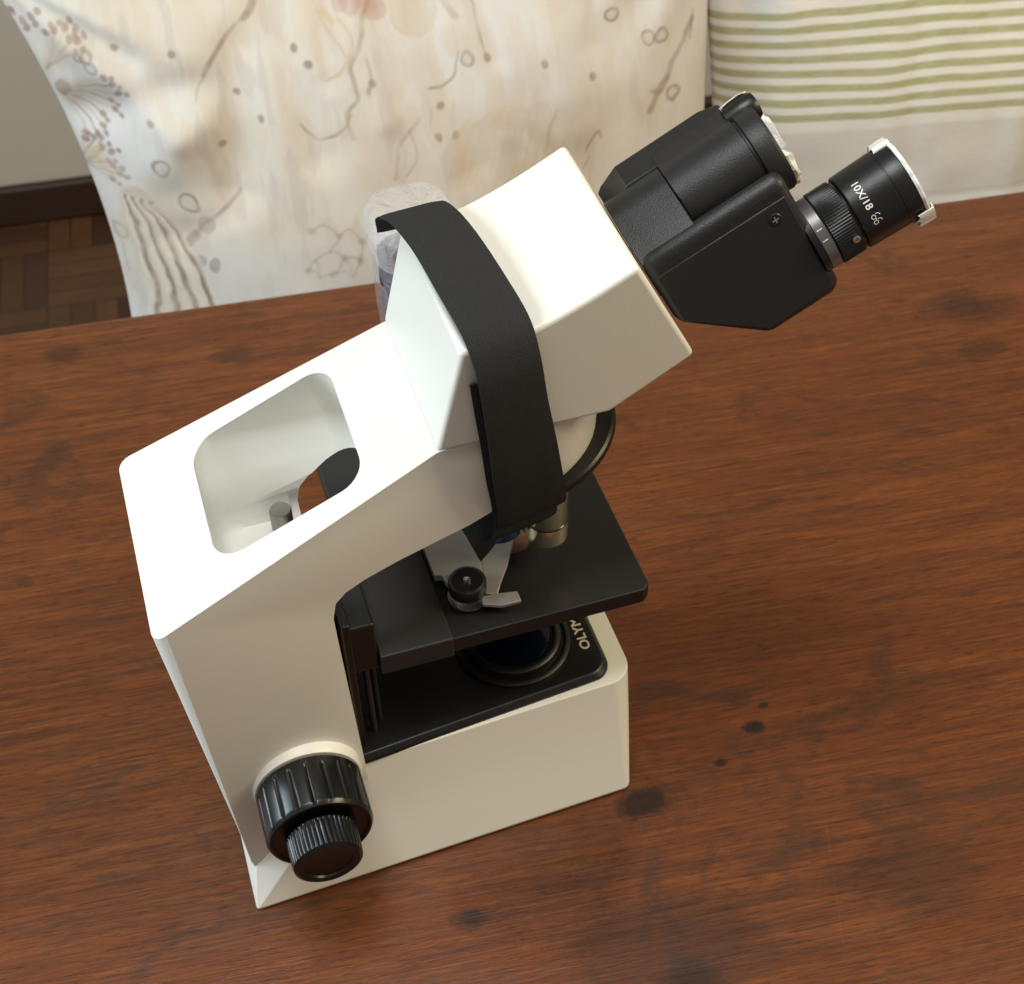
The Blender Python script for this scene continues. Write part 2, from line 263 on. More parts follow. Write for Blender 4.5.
MOTIFS = [('D',[(-2.3,46.0)],0.28,1,0.75),('D',[(-1.7,46.4)],0.28,1,0.75),('D',[(-1.5,44.9)],0.28,1,0.75),('D',[(-2.8,45.2)],0.28,1,0.75),('D',[(-2.1,45.5)],0.28,1,0.75),('D',[(-3.6,46.1)],0.28,1,0.75),('D',[(-3.1,45.6)],0.28,1,0.75),('D',[(-3.6,46.3)],0.28,1,0.75),('D',[(3.1,43.8)],0.28,1,0.75),('D',[(4.5,38.9)],0.28,1,0.75),('D',[(15.4,43.0)],0.28,1,0.75),('D',[(12.3,38.6)],0.28,1,0.75),('D',[(25.0,38.5)],0.28,1,0.75),('D',[(26.1,36.2)],0.28,1,0.75),('D',[(24.7,36.4)],0.28,1,0.75),('D',[(28.9,41.1)],0.28,1,0.75),('D',[(36.6,38.8)],0.28,1,0.75),('D',[(0.8,45.1)],0.28,1,0.75),('D',[(0.5,44.6)],0.28,1,0.75),('D',[(0.4,45.6)],0.28,1,0.75),('D',[(0.8,43.4)],0.28,1,0.75),('D',[(20.4,40.5)],0.28,1,0.75),('D',[(16.2,41.9)],0.28,1,0.75),('D',[(33.0,40.3)],0.28,1,0.75),('D',[(6.8,43.2)],0.28,1,0.75),('D',[(9.3,37.2)],0.28,1,0.75),('D',[(10.9,40.6)],0.28,1,0.75),('L',[(-1.4,40.7),(0.5,41.5),(2.0,42.1)],0.2,2,0.65),('D',[(2.0,42.1)],0.26,1,0.8),('D',[(2.5,42.1)],0.2,1,0.8),('L',[(-1.4,40.7),(0.7,41.2),(2.5,41.7)],0.2,1,0.65),('D',[(2.5,41.7)],0.26,1,0.8),('D',[(3.0,41.5)],0.2,1,0.8),('L',[(-1.4,40.7),(0.9,40.9),(2.9,41.0)],0.2,2,0.65),('D',[(2.9,41.0)],0.26,1,0.8),('D',[(3.4,40.8)],0.2,1,0.8),('L',[(-1.4,40.7),(0.5,40.6),(2.1,40.3)],0.2,1,0.65),('D',[(2.1,40.3)],0.26,1,0.8),('D',[(2.5,40.0)],0.2,1,0.8),('L',[(-1.4,40.7),(0.6,40.2),(2.2,39.6)],0.2,2,0.65),('D',[(2.2,39.6)],0.26,1,0.8),('D',[(2.5,39.2)],0.2,1,0.8),('L',[(-1.4,40.7),(0.1,40.0),(1.3,39.2)],0.2,1,0.65),('D',[(1.3,39.2)],0.26,1,0.8),('D',[(1.5,38.8)],0.2,1,0.8),('L',[(-1.4,40.7),(0.0,39.6),(1.1,38.4)],0.2,2,0.65),('D',[(1.1,38.4)],0.26,1,0.8),('D',[(1.2,37.9)],0.2,1,0.8),('L',[(-1.4,40.7),(-0.2,39.2),(0.6,37.6)],0.2,1,0.65),('D',[(0.6,37.6)],0.26,1,0.8),('D',[(0.6,37.0)],0.2,1,0.8),('L',[(-1.4,40.7),(-0.7,39.2),(-0.3,37.7)],0.2,2,0.65),('D',[(-0.3,37.7)],0.26,1,0.8),('D',[(-0.4,37.1)],0.2,1,0.8),('L',[(-2.1,42.4),(-1.5,43.7),(-1.3,44.9)],0.2,2,0.65),('D',[(-1.3,44.9)],0.26,1,0.8),('D',[(-0.9,45.4)],0.2,1,0.8),('L',[(-2.1,42.4),(-1.2,43.8),(-0.7,45.1)],0.2,1,0.65),('D',[(-0.7,45.1)],0.26,1,0.8),('D',[(-0.3,45.5)],0.2,1,0.8),('L',[(-2.1,42.4),(-0.9,43.9),(-0.0,45.2)],0.2,2,0.65),('D',[(-0.0,45.2)],0.26,1,0.8),('D',[(0.5,45.5)],0.2,1,0.8),('L',[(-2.1,42.4),(-0.8,43.5),(0.1,44.6)],0.2,1,0.65),('D',[(0.1,44.6)],0.26,1,0.8),('D',[(0.6,44.9)],0.2,1,0.8),('L',[(-2.1,42.4),(-0.5,43.5),(0.7,44.5)],0.2,2,0.65),('D',[(0.7,44.5)],0.26,1,0.8),('D',[(1.2,44.7)],0.2,1,0.8),('L',[(-2.1,42.4),(-0.6,43.2),(0.5,43.9)],0.2,1,0.65),('D',[(0.5,43.9)],0.26,1,0.8),('D',[(1.0,44.0)],0.2,1,0.8),('L',[(-1.4,34.7),(-0.8,36.0),(-0.4,37.2)],0.2,2,0.65),('D',[(-0.4,37.2)],0.26,1,0.8),('D',[(-0.1,37.6)],0.2,1,0.8),('L',[(-1.4,34.7),(-0.5,36.1),(0.2,37.4)],0.2,1,0.65),('D',[(0.2,37.4)],0.26,1,0.8),('D',[(0.6,37.8)],0.2,1,0.8),('L',[(-1.4,34.7),(-0.1,36.1),(0.8,37.4)],0.2,2,0.65),('D',[(0.8,37.4)],0.26,1,0.8),('D',[(1.3,37.7)],0.2,1,0.8),('L',[(-1.4,34.7),(-0.1,35.7),(0.8,36.7)],0.2,1,0.65),('D',[(0.8,36.7)],0.26,1,0.8),('D',[(1.3,37.0)],0.2,1,0.8),('L',[(-1.4,34.7),(0.1,35.6),(1.4,36.5)],0.2,2,0.65),('D',[(1.4,36.5)],0.26,1,0.8),('D',[(1.9,36.6)],0.2,1,0.8),('L',[(-1.4,34.7),(-0.0,35.3),(1.1,35.8)],0.2,1,0.65),('D',[(1.1,35.8)],0.26,1,0.8),('D',[(1.6,35.9)],0.2,1,0.8),('L',[(-1.4,34.7),(0.2,35.1),(1.4,35.5)],0.2,2,0.65),('D',[(1.4,35.5)],0.26,1,0.8),('D',[(1.9,35.4)],0.2,1,0.8),('L',[(-1.4,34.7),(0.3,34.9),(1.7,35.0)],0.2,1,0.65),('D',[(1.7,35.0)],0.26,1,0.8),('D',[(2.1,34.8)],0.2,1,0.8),('L',[(-1.4,34.7),(0.0,34.6),(1.1,34.4)],0.2,2,0.65),('D',[(1.1,34.4)],0.26,1,0.8),('D',[(1.5,34.1)],0.2,1,0.8),('D',[(0.3,36.1)],1.0,4,0.7),('D',[(0.9,35.1)],1.0,4,0.6),('D',[(-1.2,40.9)],0.6,1,0.6),('D',[(-0.2,43.4)],1.6,2,0.3),('D',[(0.6,40.8)],1.4,2,0.3),('R',[(1.1,43.5)],0.35,0,0.75),('R',[(1.2,42.7)],0.4,0,0.75),('R',[(0.5,43.4)],0.25,0,0.75),('R',[(4.8,35.8)],0.55,0,0.75),('R',[(6.2,32.9)],0.65,0,0.75),('R',[(0.6,30.1)],0.6,0,0.75),('R',[(41.3,40.5)],0.45,0,0.75),('R',[(42.4,40.5)],0.55,0,0.75),('R',[(43.3,36.1)],0.5,0,0.75),('R',[(27.5,41.1)],0.4,0,0.75),('R',[(38.5,42.5)],0.5,0,0.75),('D',[(6.2,28.5)],0.5,0,0.7),('D',[(7.3,28.2)],0.5,0,0.7),('L',[(13.1,45.7),(11.9,44.8),(10.4,43.6),(9.3,42.5),(8.8,41.8)],0.35,0,0.9099999999999999),('L',[(13.1,45.7),(12.4,45.1)],0.7,0,0.9099999999999999),('L',[(8.8,41.7),(8.0,40.2)],0.12,0,0.65),('L',[(10.0,33.6),(8.7,32.4),(7.0,31.2),(5.8,30.2)],0.3,0,0.78),('D',[(7.3,31.3)],0.7,0,0.55),('L',[(6.3,30.6),(5.8,30.0)],0.7,0,0.78),('L',[(15.1,38.1),(15.4,37.4),(16.0,36.9),(17.2,37.1),(18.1,37.6),(18.7,38.5)],0.2,1,0.78),('L',[(18.8,44.7),(19.4,43.4),(19.1,42.2),(18.1,41.0),(17.2,40.8)],0.2,4,0.78),('L',[(20.9,45.2),(20.1,43.3),(19.1,41.6),(19.1,39.7),(18.4,38.5),(18.7,37.0)],0.35,1,0.5850000000000001),('L',[(20.2,42.1),(20.4,40.8),(19.9,39.9)],0.25,1,0.5850000000000001),('D',[(20.7,45.4)],1.3,3,0.5),('D',[(19.8,45.3)],0.7,3,0.5),('D',[(21.4,45.0)],0.8,3,0.5),('D',[(19.1,45.5)],0.6,3,0.5),('L',[(17.4,45.1),(18.0,43.9),(18.8,42.2)],0.18,4,0.78),('L',[(17.8,45.0),(18.4,44.5)],0.4,4,0.65),('D',[(24.1,44.6)],1.6,4,0.35),('R',[(24.1,44.6)],1.7,4,0.4),('D',[(26.8,42.2)],1.2,4,0.5),('L',[(26.8,41.5),(26.5,40.2),(25.7,39.7),(24.6,39.7)],0.18,1,0.65),('L',[(28.3,44.9),(28.6,43.0),(28.9,41.2)],0.16,0,0.65),('L',[(26.5,44.8),(27.1,43.8)],0.5,1,0.39),('L',[(45.3,40.9),(44.1,39.1),(42.9,37.6),(41.8,36.5),(41.0,35.2)],0.5,0,0.7150000000000001),('L',[(45.5,41.4),(45.0,39.4)],0.2,0,0.65),('L',[(42.9,37.4),(42.3,36.6),(41.4,36.7)],0.35,0,0.65),('L',[(35.6,33.7),(36.2,34.6),(36.7,34.9),(36.9,34.4)],0.2,0,0.9099999999999999),('L',[(36.0,33.2),(35.4,32.4)],0.15,0,0.65),('L',[(33.5,37.1),(33.1,36.0),(32.5,34.3)],0.25,0,0.78),('D',[(29.8,34.8)],1.0,5,0.5),('L',[(30.1,36.2),(29.6,34.8),(28.9,33.2)],0.8,5,0.52),('L',[(27.0,37.2),(26.4,36.4),(25.1,33.5)],0.35,4,0.41600000000000004),('L',[(27.3,36.8),(26.7,36.4),(25.4,33.1)],0.35,2,0.41600000000000004),('L',[(27.6,36.9),(27.0,36.3),(25.6,32.7)],0.35,2,0.41600000000000004),('L',[(27.9,37.1),(27.3,36.3),(26.0,33.2)],0.35,4,0.41600000000000004),('L',[(28.3,37.3),(27.6,36.2),(26.3,32.8)],0.35,2,0.41600000000000004),('L',[(28.5,36.9),(27.9,36.2),(26.6,33.2)],0.35,2,0.41600000000000004),('L',[(28.9,37.1),(28.2,36.1),(26.9,32.8)],0.35,4,0.41600000000000004),('L',[(29.2,37.2),(28.5,36.1),(27.2,32.4)],0.35,2,0.41600000000000004),('L',[(29.5,37.4),(28.8,36.0),(27.5,32.9)],0.35,2,0.41600000000000004),('L',[(29.8,37.6),(29.1,36.0),(27.8,32.5)],0.35,4,0.41600000000000004),('L',[(30.1,37.2),(29.4,35.9),(28.1,32.9)],0.35,2,0.41600000000000004),('L',[(30.4,37.4),(29.7,35.9),(28.4,32.5)],0.35,2,0.41600000000000004),('L',[(30.8,37.5),(30.1,35.8),(28.8,33.0)],0.35,4,0.41600000000000004),('L',[(31.1,37.7),(30.4,35.8),(29.1,32.5)],0.35,2,0.41600000000000004),('L',[(31.4,37.3),(30.7,35.7),(29.3,32.1)],0.35,2,0.41600000000000004),('L',[(31.7,37.5),(31.0,35.7),(29.7,32.6)],0.35,4,0.41600000000000004),('L',[(32.0,37.6),(31.3,35.6),(30.0,32.1)],0.35,2,0.41600000000000004),('L',[(32.3,37.6),(31.6,35.6),(30.3,32.6)],0.35,2,0.41600000000000004),('L',[(32.7,37.6),(31.9,35.5),(30.6,32.2)],0.35,4,0.41600000000000004),('L',[(32.9,37.0),(32.2,35.5),(30.9,31.7)],0.35,2,0.41600000000000004),('L',[(33.2,37.0),(32.5,35.4),(31.2,32.2)],0.35,2,0.41600000000000004),('L',[(33.5,37.0),(32.9,35.3),(31.5,31.8)],0.35,4,0.41600000000000004),('L',[(33.9,37.0),(33.2,35.3),(31.9,32.2)],0.35,2,0.41600000000000004),('L',[(34.1,36.3),(33.5,35.2),(32.2,31.8)],0.35,2,0.41600000000000004),('L',[(34.5,36.3),(33.8,35.1),(32.5,32.2)],0.35,4,0.41600000000000004),('L',[(34.8,36.3),(34.1,35.1),(32.8,31.8)],0.35,2,0.41600000000000004),('L',[(14.7,30.6),(15.3,31.0),(15.7,31.1)],0.1,1,0.5850000000000001),('L',[(15.7,31.1),(16.2,30.7),(16.5,30.1)],0.1,1,0.5850000000000001),('L',[(16.5,30.1),(17.1,30.5),(17.4,30.6)],0.1,1,0.5850000000000001),('L',[(16.5,30.1),(16.3,29.7),(15.8,29.0)],0.1,1,0.5850000000000001),('L',[(17.4,30.6),(17.9,30.2),(18.2,29.6)],0.1,1,0.5850000000000001),('L',[(18.2,29.6),(18.2,29.0),(18.0,28.2)],0.1,1,0.5850000000000001),('L',[(15.8,29.0),(16.4,28.8),(16.8,28.4)],0.1,1,0.5850000000000001),('L',[(15.8,29.0),(15.4,28.9),(14.8,28.6)],0.1,1,0.5850000000000001),('L',[(16.8,28.4),(16.5,28.0),(15.9,27.4)],0.1,1,0.5850000000000001),('L',[(16.8,28.4),(17.1,27.8),(17.1,27.0)],0.1,1,0.5850000000000001),('L',[(16.8,28.4),(17.5,28.4),(18.0,28.2)],0.1,1,0.5850000000000001),('L',[(14.8,28.6),(15.0,28.0),(14.9,27.1)],0.1,1,0.5850000000000001),('L',[(14.8,28.6),(14.6,28.2),(14.1,27.6)],0.1,1,0.5850000000000001),('L',[(15.9,27.4),(16.7,27.4),(17.1,27.0)],0.1,1,0.5850000000000001),('L',[(15.9,27.4),(15.6,27.4),(14.9,27.1)],0.1,1,0.5850000000000001),('L',[(17.1,27.0),(17.7,27.8),(18.0,28.2)],0.1,1,0.5850000000000001),('L',[(14.9,27.1),(14.7,27.5),(14.1,27.6)],0.1,1,0.5850000000000001),('D',[(14.7,30.6)],0.3,1,0.3),('D',[(16.5,30.1)],0.3,1,0.3),('D',[(18.2,29.6)],0.3,1,0.3),('D',[(16.8,28.4)],0.3,1,0.3),('D',[(15.9,27.4)],0.3,1,0.3),('D',[(18.0,28.2)],0.3,1,0.3),('D',[(14.1,27.6)],0.3,1,0.3),('L',[(2.4,32.8),(3.3,30.0),(3.9,26.9),(3.9,23.5)],2.6,2,0.78),('L',[(2.3,30.8),(3.2,27.6),(3.6,23.5)],3.2,4,0.45499999999999996),('L',[(1.4,33.2),(1.7,30.8),(2.0,25.5),(1.8,23.4)],0.34,6,1),('L',[(1.6,33.1),(1.9,30.7),(2.4,25.5),(2.1,23.4)],0.4,6,0.65),('L',[(1.7,33.1),(2.1,30.8),(2.6,25.5),(2.4,23.4)],0.5,1,1),('L',[(1.9,33.0),(2.4,30.7),(3.0,25.5),(2.8,23.4)],0.4,6,0.65),('L',[(2.0,33.1),(2.6,30.8),(3.3,25.5),(3.0,23.5)],0.34,6,1),('L',[(2.2,33.0),(2.8,30.7),(3.7,25.5),(3.4,23.5)],0.4,6,0.65),('L',[(2.3,33.0),(3.1,30.8),(3.9,25.5),(3.7,23.5)],0.5,1,1),('L',[(2.5,32.9),(3.3,30.7),(4.3,25.5),(4.1,23.5)],0.4,6,0.65),('L',[(2.6,33.0),(3.6,30.8),(4.6,25.6),(4.3,23.5)],0.34,6,1),('L',[(2.8,32.9),(3.8,30.7),(4.9,25.6),(4.7,23.5)],0.4,6,0.65),('L',[(2.9,32.9),(4.1,30.8),(5.2,25.6),(5.0,23.5)],0.5,1,1),('L',[(3.1,32.8),(4.3,30.7),(5.6,25.6),(5.3,23.5)],0.4,6,0.65),('L',[(3.2,32.8),(4.5,30.8),(5.8,25.6),(5.6,23.5)],0.34,6,1),('L',[(3.4,32.8),(4.7,30.7),(6.2,25.5),(6.0,23.5)],0.4,6,0.65),('L',[(3.5,32.8),(5.0,30.8),(6.5,25.5),(6.3,23.5)],0.5,1,1),('L',[(3.7,32.7),(5.2,30.7),(6.8,25.5),(6.6,23.5)],0.4,6,0.65),('L',[(0.2,30.7),(0.4,29.5),(0.6,26.7)],0.2,0,0.52),('L',[(22.6,37.2),(23.0,35.5),(21.9,34.0)],0.15,0,0.52),('L',[(24.4,38.4),(24.4,36.3)],0.12,0,0.45499999999999996),('L',[(23.4,37.8),(21.8,36.0),(21.1,34.0)],0.3,0,0.39)]
INK = {0: (.27, .22, .20), 1: (.26, .17, .13), 2: (.50, .42, .33), 3: (.42, .24, .19), 4: (.55, .42, .24), 5: (.42, .38, .44), 6: (.70, .63, .52)}
def paint_botanical(P):
    n1 = vnoise(P, 9, 1); n2 = vnoise(P, 4, 2); n3 = vnoise(P, .9, 3, 3); n4 = vnoise(P * np.array([3, .8]), 3, 4)
    C = np.ones(P.shape[:-1] + (3,)) * np.array([.64, .61, .565])
    def over(w, c):
        nonlocal C
        C = C * (1 - w[..., None]) + w[..., None] * np.array(c)
    over(np.clip((n1 - .5) * 3, 0, .6), (.64, .57, .46)); over(np.clip((.46 - n1) * 3, 0, .5), (.66, .64, .67)); over(np.clip((n2 - .6) * 3, 0, .35), (.58, .50, .42))
    over(np.clip((n4 - .57) * 4, 0, .20) * np.clip((P[..., 1] - 27) / 14, .25, 1), (.56, .45, .30)); over(np.clip((.45 - n4) * 4, 0, .45) * np.clip((n1 - .4) * 4, 0, 1), (.50, .44, .40))  # first: beige streaks stronger towards the top, fold shading painted into the cloth colour
    # mottled patch behind the microscope head
    d = np.hypot((P[..., 0] - 32.5) / 5.5, (P[..., 1] - 33) / 8); over(np.clip(1.1 - d, 0, 1) * np.clip((n4 - .34) * 4, 0, .8) * (.5 + n3 * .8), (.43, .34, .23))
    wob = (np.stack([vnoise(P, 1.2, 8, 2), vnoise(P, 1.2, 9, 2)], -1) - .5) * .5; Q = P + wob
    for k, pts, w, c, al in MOTIFS:
        if len(pts) == 1:
            m = np.linalg.norm(Q - np.array(pts[0]), axis=-1)
            if k == 'D': over(np.clip((w - m) / .12 + .5, 0, 1) * al * (.55 + .6 * n3) if w < .9 else np.clip((w - m) / w, 0, 1) ** .6 * al * (.3 + 1.2 * n3), INK[c])
            else:
                over(np.clip((.13 - abs(m - w)) / .08 + .4, 0, 1) * al * (.4 + .9 * n3), INK[c]); over(np.clip((w - m) / .1, 0, 1) * .25, INK[2])
        else:
            sm = spline(pts, 6) if len(pts) > 2 else [np.array(q) for q in pts]; m = np.full(P.shape[:-1], 99.)
            for a, b in zip(sm, sm[1:]): m = np.minimum(m, segdist(Q, a, b))
            over(np.clip((w * .5 - m) / .10 + .5, 0, 1) * al * np.clip(.15 + 1.3 * n3 * (.5 + n2), 0, 1), INK[c]); over(np.exp(-(m / (w * .8 + .5)) ** 2) * .22 * np.clip((n1 - .3) * 3, 0, 1) * (c != 6), (.55, .46, .36))
    return np.clip(C, .02, 1)
def paint_striped(P):
    n1 = vnoise(P, 6, 11); n3 = vnoise(P * np.array([1, 6]), .8, 13, 3)
    C = np.ones(P.shape[:-1] + (3,)) * np.array([.74, .72, .66]) * (.93 + .12 * n3)[..., None]
    s, t = P[..., 0] , P[..., 1] + (vnoise(P, 5, 14, 2) - .5) * .4
    for k in range(8):
        y = 32.3 + k * 1.12; m = np.clip((.30 - abs(t - y)) / .12 + .4, 0, 1) * (.72 + .4 * n3)
        C = C * (1 - m[..., None]) + m[..., None] * np.array((.39, .37, .19))
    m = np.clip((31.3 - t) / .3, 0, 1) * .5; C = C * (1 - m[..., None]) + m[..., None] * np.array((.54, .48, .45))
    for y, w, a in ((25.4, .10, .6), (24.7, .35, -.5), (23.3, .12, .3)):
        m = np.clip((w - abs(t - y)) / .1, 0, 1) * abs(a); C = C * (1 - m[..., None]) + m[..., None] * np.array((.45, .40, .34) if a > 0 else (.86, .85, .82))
    return np.clip(C, .02, 1)
def fabric(name, ridge):
    m = mat(name, (.7, .7, .65), .85, 0, .2, Sheen_Weight=.15); t = NT(m)
    a = t.n('ShaderNodeVertexColor'); a.layer_name = 'print'; t.l(a.outputs[0], t.b.inputs['Base Color'])
    uvv = t.n('ShaderNodeTexCoord').outputs['UV']; w1 = t.noise(t.coord((1, 1, 1)), 900, 2); w2 = t.noise(t.coord(), 40, 4)
    t.l(t.bump(w1, ridge, .0006, t.bump(w2, .18, .002)), t.b.inputs['Normal']); return m
def cushion(name, s0, w, h, thick, paint, m, n, folds, seed, pinch=2.2, base=0, pr_=None):
    # two bulged faces sharing a rim; s,t in cm on the leaning plane
    u = np.linspace(-1, 1, n); U, V = np.meshgrid(u, u, indexing='ij')
    prof = (np.clip(1 - U ** 2, 0, 1) * np.clip(1 - V ** 2, 0, 1)) ** .5
    pr_ = pinch if pr_ is None else pr_; s = s0 + w * (U + 1) / 2 + (pinch * (1 - U) / 2 - pr_ * (1 + U) / 2) * (1 - V ** 2); tt_ = base + h / 2 + V * h / 2 * (1 - 2.2 / h * 2 * (1 - U ** 2))
    P = np.stack([s, tt_], -1); hh = prof * thick
    edge = np.clip(1 - np.abs(prof - .3) / .5, 0, 1)
    hh = hh + (vnoise(P, 11, seed, 3) - .5) * 1.1 * np.clip(prof * 2, 0, 1)
    ang = np.arctan2(V, U); rr = np.hypot(1 - abs(U), 1 - abs(V)); hh += np.sin(np.arctan2(1 - abs(V), 1 - abs(U)) * 11 + seed) * .3 * np.exp(-((rr - .28) / .22) ** 2) * np.clip(prof * 3, 0, 1)
    for (a, b, wd, dp) in folds: hh += (.55 if wd > 1 else .3) * dp * np.exp(-(segdist(P, a, b) / wd) ** 2) * np.clip(prof * 3, 0, 1)
    C = paint(P)
    pos = CO[None] if False else None
    e, up_, o_ = np.array(EX), np.array(UP), np.array(OUT); c0 = np.array(CO)
    F = c0 + P[..., :1] * e + P[..., 1:] * up_ + hh[..., None] * o_
    B = c0 + P[..., :1] * e + P[..., 1:] * up_ - (prof * thick * .8 + 0.0)[..., None] * o_
    verts = list(map(tuple, (F.reshape(-1, 3) * S)))
    idx = np.arange(n * n).reshape(n, n); faces = []
    for i in range(n - 1):
        for j in range(n - 1): faces.append((idx[i, j], idx[i + 1, j], idx[i + 1, j + 1], idx[i, j + 1]))
    st_ = 8; kk = sorted(set(list(range(0, n, st_)) + [n - 1])); bid = {}
    for i in range(n):
        for j in range(n):
            if i in (0, n - 1) or j in (0, n - 1): bid[i, j] = idx[i, j]
    for i in range(1, n - 1):
        for j in range(1, n - 1): bid[i, j] = len(verts); verts.append(tuple(B[i, j] * S))
    for i in range(n - 1):
        for j in range(n - 1): faces.append((bid[i, j], bid[i, j + 1], bid[i + 1, j + 1], bid[i + 1, j]))
    me = bpy.data.meshes.new(name); me.from_pydata(verts, [], [tuple(int(q) for q in f) for f in faces]); me.materials.append(m)
    me.polygons.foreach_set('use_smooth', [True] * len(me.polygons))
    ca = me.color_attributes.new('print', 'FLOAT_COLOR', 'POINT'); A = np.ones((len(verts), 4)); A[:, :3] = np.median(C.reshape(-1, 3), 0)
    A[:n * n, :3] = C.reshape(-1, 3); ca.data.foreach_set('color', A.ravel())
    o = bpy.data.objects.new(name, me); COL.objects.link(o); return o
c1 = cushion('cushion', -5.2, 53.0, 49.5, 11.0, paint_botanical, fabric('printed_cotton', .25), 420,
    [((-1, 39.2), (8, 41), 1.5, -1.3), ((11.5, 43), (10, 34), 1.8, -1.8), ((14, 48), (16, 36), 1.6, -1.1), ((5, 36), (8, 39), 1.8, 1.0), ((20, 47), (21, 38), 1.2, .7), ((24, 48), (27, 34), 1.4, -.8), ((33, 47), (35, 36), 2.0, .8), ((1, 44), (6, 38), 1.2, .9), ((-3, 47), (4, 43), .9, -.8), ((18, 49), (17.5, 41), .9, -1.1), ((28, 49), (29.5, 41), .9, -1.0), ((38, 48), (37, 41), .9, -.9), ((4, 30), (9, 32), 1.0, -.6), ((40, 26), (44, 31), 1.1, -.6)], 3, pinch=5.0, pr_=.6)
tag(c1, 'large cream cushion with brown watercolour flower and shell print, behind the microscope', 'cushion')
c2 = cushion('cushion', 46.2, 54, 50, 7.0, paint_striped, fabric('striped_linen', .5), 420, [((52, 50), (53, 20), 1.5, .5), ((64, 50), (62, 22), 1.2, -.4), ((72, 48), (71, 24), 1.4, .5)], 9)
tag(c2, 'white linen cushion with olive green stripes at the upper right', 'cushion')

# ------------------------------------------------------------------ microscope
mic = empty('microscope', (9, 0, 0))
def P_(name, bm, m, parent=mic, **k):
    o = obj(name, bm, m, None, **k); o.parent = parent; o.matrix_parent_inverse = Matrix.Translation(-Vector((9, 0, 0)) * S) if parent is mic else Matrix.Identity(4); return o
tag(mic, 'white and black binocular microscope standing on the wooden table', 'microscope')
Wd = lambda x, z: 5.433 - .068 * x - .061 * (z - 20)
# base: flared foot
bm = bm_new()
def ring_base(z, xb, yb2, xc, xf, yb, yf, r):
    out = [(xb, -yb2), (xc, -yb), (xf - r * .9, -yf)]
    cy = yf - r; k = 8
    out += [(xf - r + r * sin(radians(90 * i / k)), -(cy + r * cos(radians(90 * i / k)))) for i in range(1, k + 1)]
    out += [(x, -y) for x, y in out[::-1]]
    return [W0(x, y, z) for x, y in out]
rings = [ring_base(.12, .05, 7.70, .12, 20.0, 7.77, 6.95, .35), ring_base(.3, .0, 7.74, .10, 20.1, 7.83, 7.0, .4), ring_base(2.3, .5, 6.35, 2.15, 20.35, 6.98, 6.3, .7), ring_base(4.6, 2.2, 5.6, 3.2, 20.6, 6.25, 5.55, 1.0), ring_base(7.0, 4.0, 5.0, 4.6, 20.75, 5.72, 4.98, 1.3)]
loft(bm, rings)
P_('base', bm, CREAM, bevel=.16, seg=4, angle=14)
for x, y in ((1.6, 6.2), (1.6, -6.2), (18.3, 5.6), (18.3, -5.6)):
    bm = bm_new(); lathe(bm, Frame((x, y, 0), (1, 0, 0), (0, 1, 0), (0, 0, 1)), [(.75, 0), (.8, .05), (.8, .3)], 32); P_('rubber_foot', bm, BLACKS)
# body: column and arm, pocket cut through
bm = bm_new()
out = [(.75, .6), (.3, 2.5), (-1.21, 19.33), (11.57, 25.22), (16.0, 25.22), (16.0, 21.2), (14.1, 21.2), (12.7, 20.68), (9.5, 19.87), (7.9, 19.35), (7.0, 18.92), (6.5, 18.45), (6.3, 17.6), (6.32, 16.5), (6.62, 7.2), (6.7, .6)]
loft(bm, [[W0(x, sg * Wd(x, z), z) for x, z in out] for sg in (-1, 1)])
bm.verts.ensure_lookup_table()
def is_back(e):
    q = [v.co / S for v in e.verts]
    return q[0].y * q[1].y > 0 and all(v.x < .35 for v in q) and min(abs(v.z - 19.33) for v in q) < .1
bmesh.ops.bevel(bm, geom=[e for e in bm.edges if is_back(e)], offset=.62 * S, segments=7, profile=.5, affect='EDGES')
body = P_('arm', bm, CREAM, bevel=.36, seg=5, angle=25); bake(body)
bm = bm_new()   # nose of the arm
rings = []
for z, f in ((20.7, .90), (21.1, .97), (21.9, 1.0), (25.2, 1.03)):
    r = []
    for k in range(33):
        a = radians(-90 + 180 * k / 32); r.append(W0(15.6 + 4.2 * f * cos(a), 4.05 * f * sin(a), z))
    rings.append(r)
loft(bm, rings); nose = P_('arm_nose', bm, CREAM, bevel=.2)
bm = bm_new()   # cutter: rounded vertical pocket
TNv = Vector((-(25.24 - 19.34), 0, 12.78)).normalized()
px = [(2.15, 3.3), (2.05, -.6), (2.35, -3.55), (8.35, -2.75), (8.75, -1.0), (8.75, 2.9), (5.0, 3.95)]
def poc(shr, z, y1=3.85):
    q = rrect(2.05 + shr, min(9.55, 8.75 + (23.9 - z) * .32) - shr * .3, -3.45 + shr, y1, 1.25 - shr * .3, 7)
    return [W0(x, y, z) for x, y in q]
loft(bm, [poc(-.05, 28, 3.95), poc(0, 21.2, 3.9), poc(.03, 20.5, 3.6), poc(.05, 19.7, 2.9), poc(.08, 19, 2.35), poc(.12, 18.0, 2.15), poc(.3, 17.35, 2.0), poc(.6, 17.08, 1.8), poc(1.0, 17.0, 1.5)])
cut = obj('cutter', bm, CREAM); boolean_target = body
body.parent = None; body.matrix_parent_inverse = Matrix.Identity(4)
boolean(body, cut)
bm = bm_new(); lathe(bm, Frame((5.9, 1.0, 17.9), (0, 1, 0), (0, 0, 1), (1, 0, 0)), [(1.3, 0), (1.3, 5)], 48)
boolean(body, obj('cutter', bm, CREAM))
bv = body.modifiers.new('bevel', 'BEVEL'); bv.width = .16 * S; bv.segments = 3; bv.limit_method = 'ANGLE'; bv.angle_limit = radians(50)
body.parent = mic; body.matrix_parent_inverse = Matrix.Translation(-Vector((9, 0, 0)) * S)
for p in body.data.polygons: p.use_smooth = True
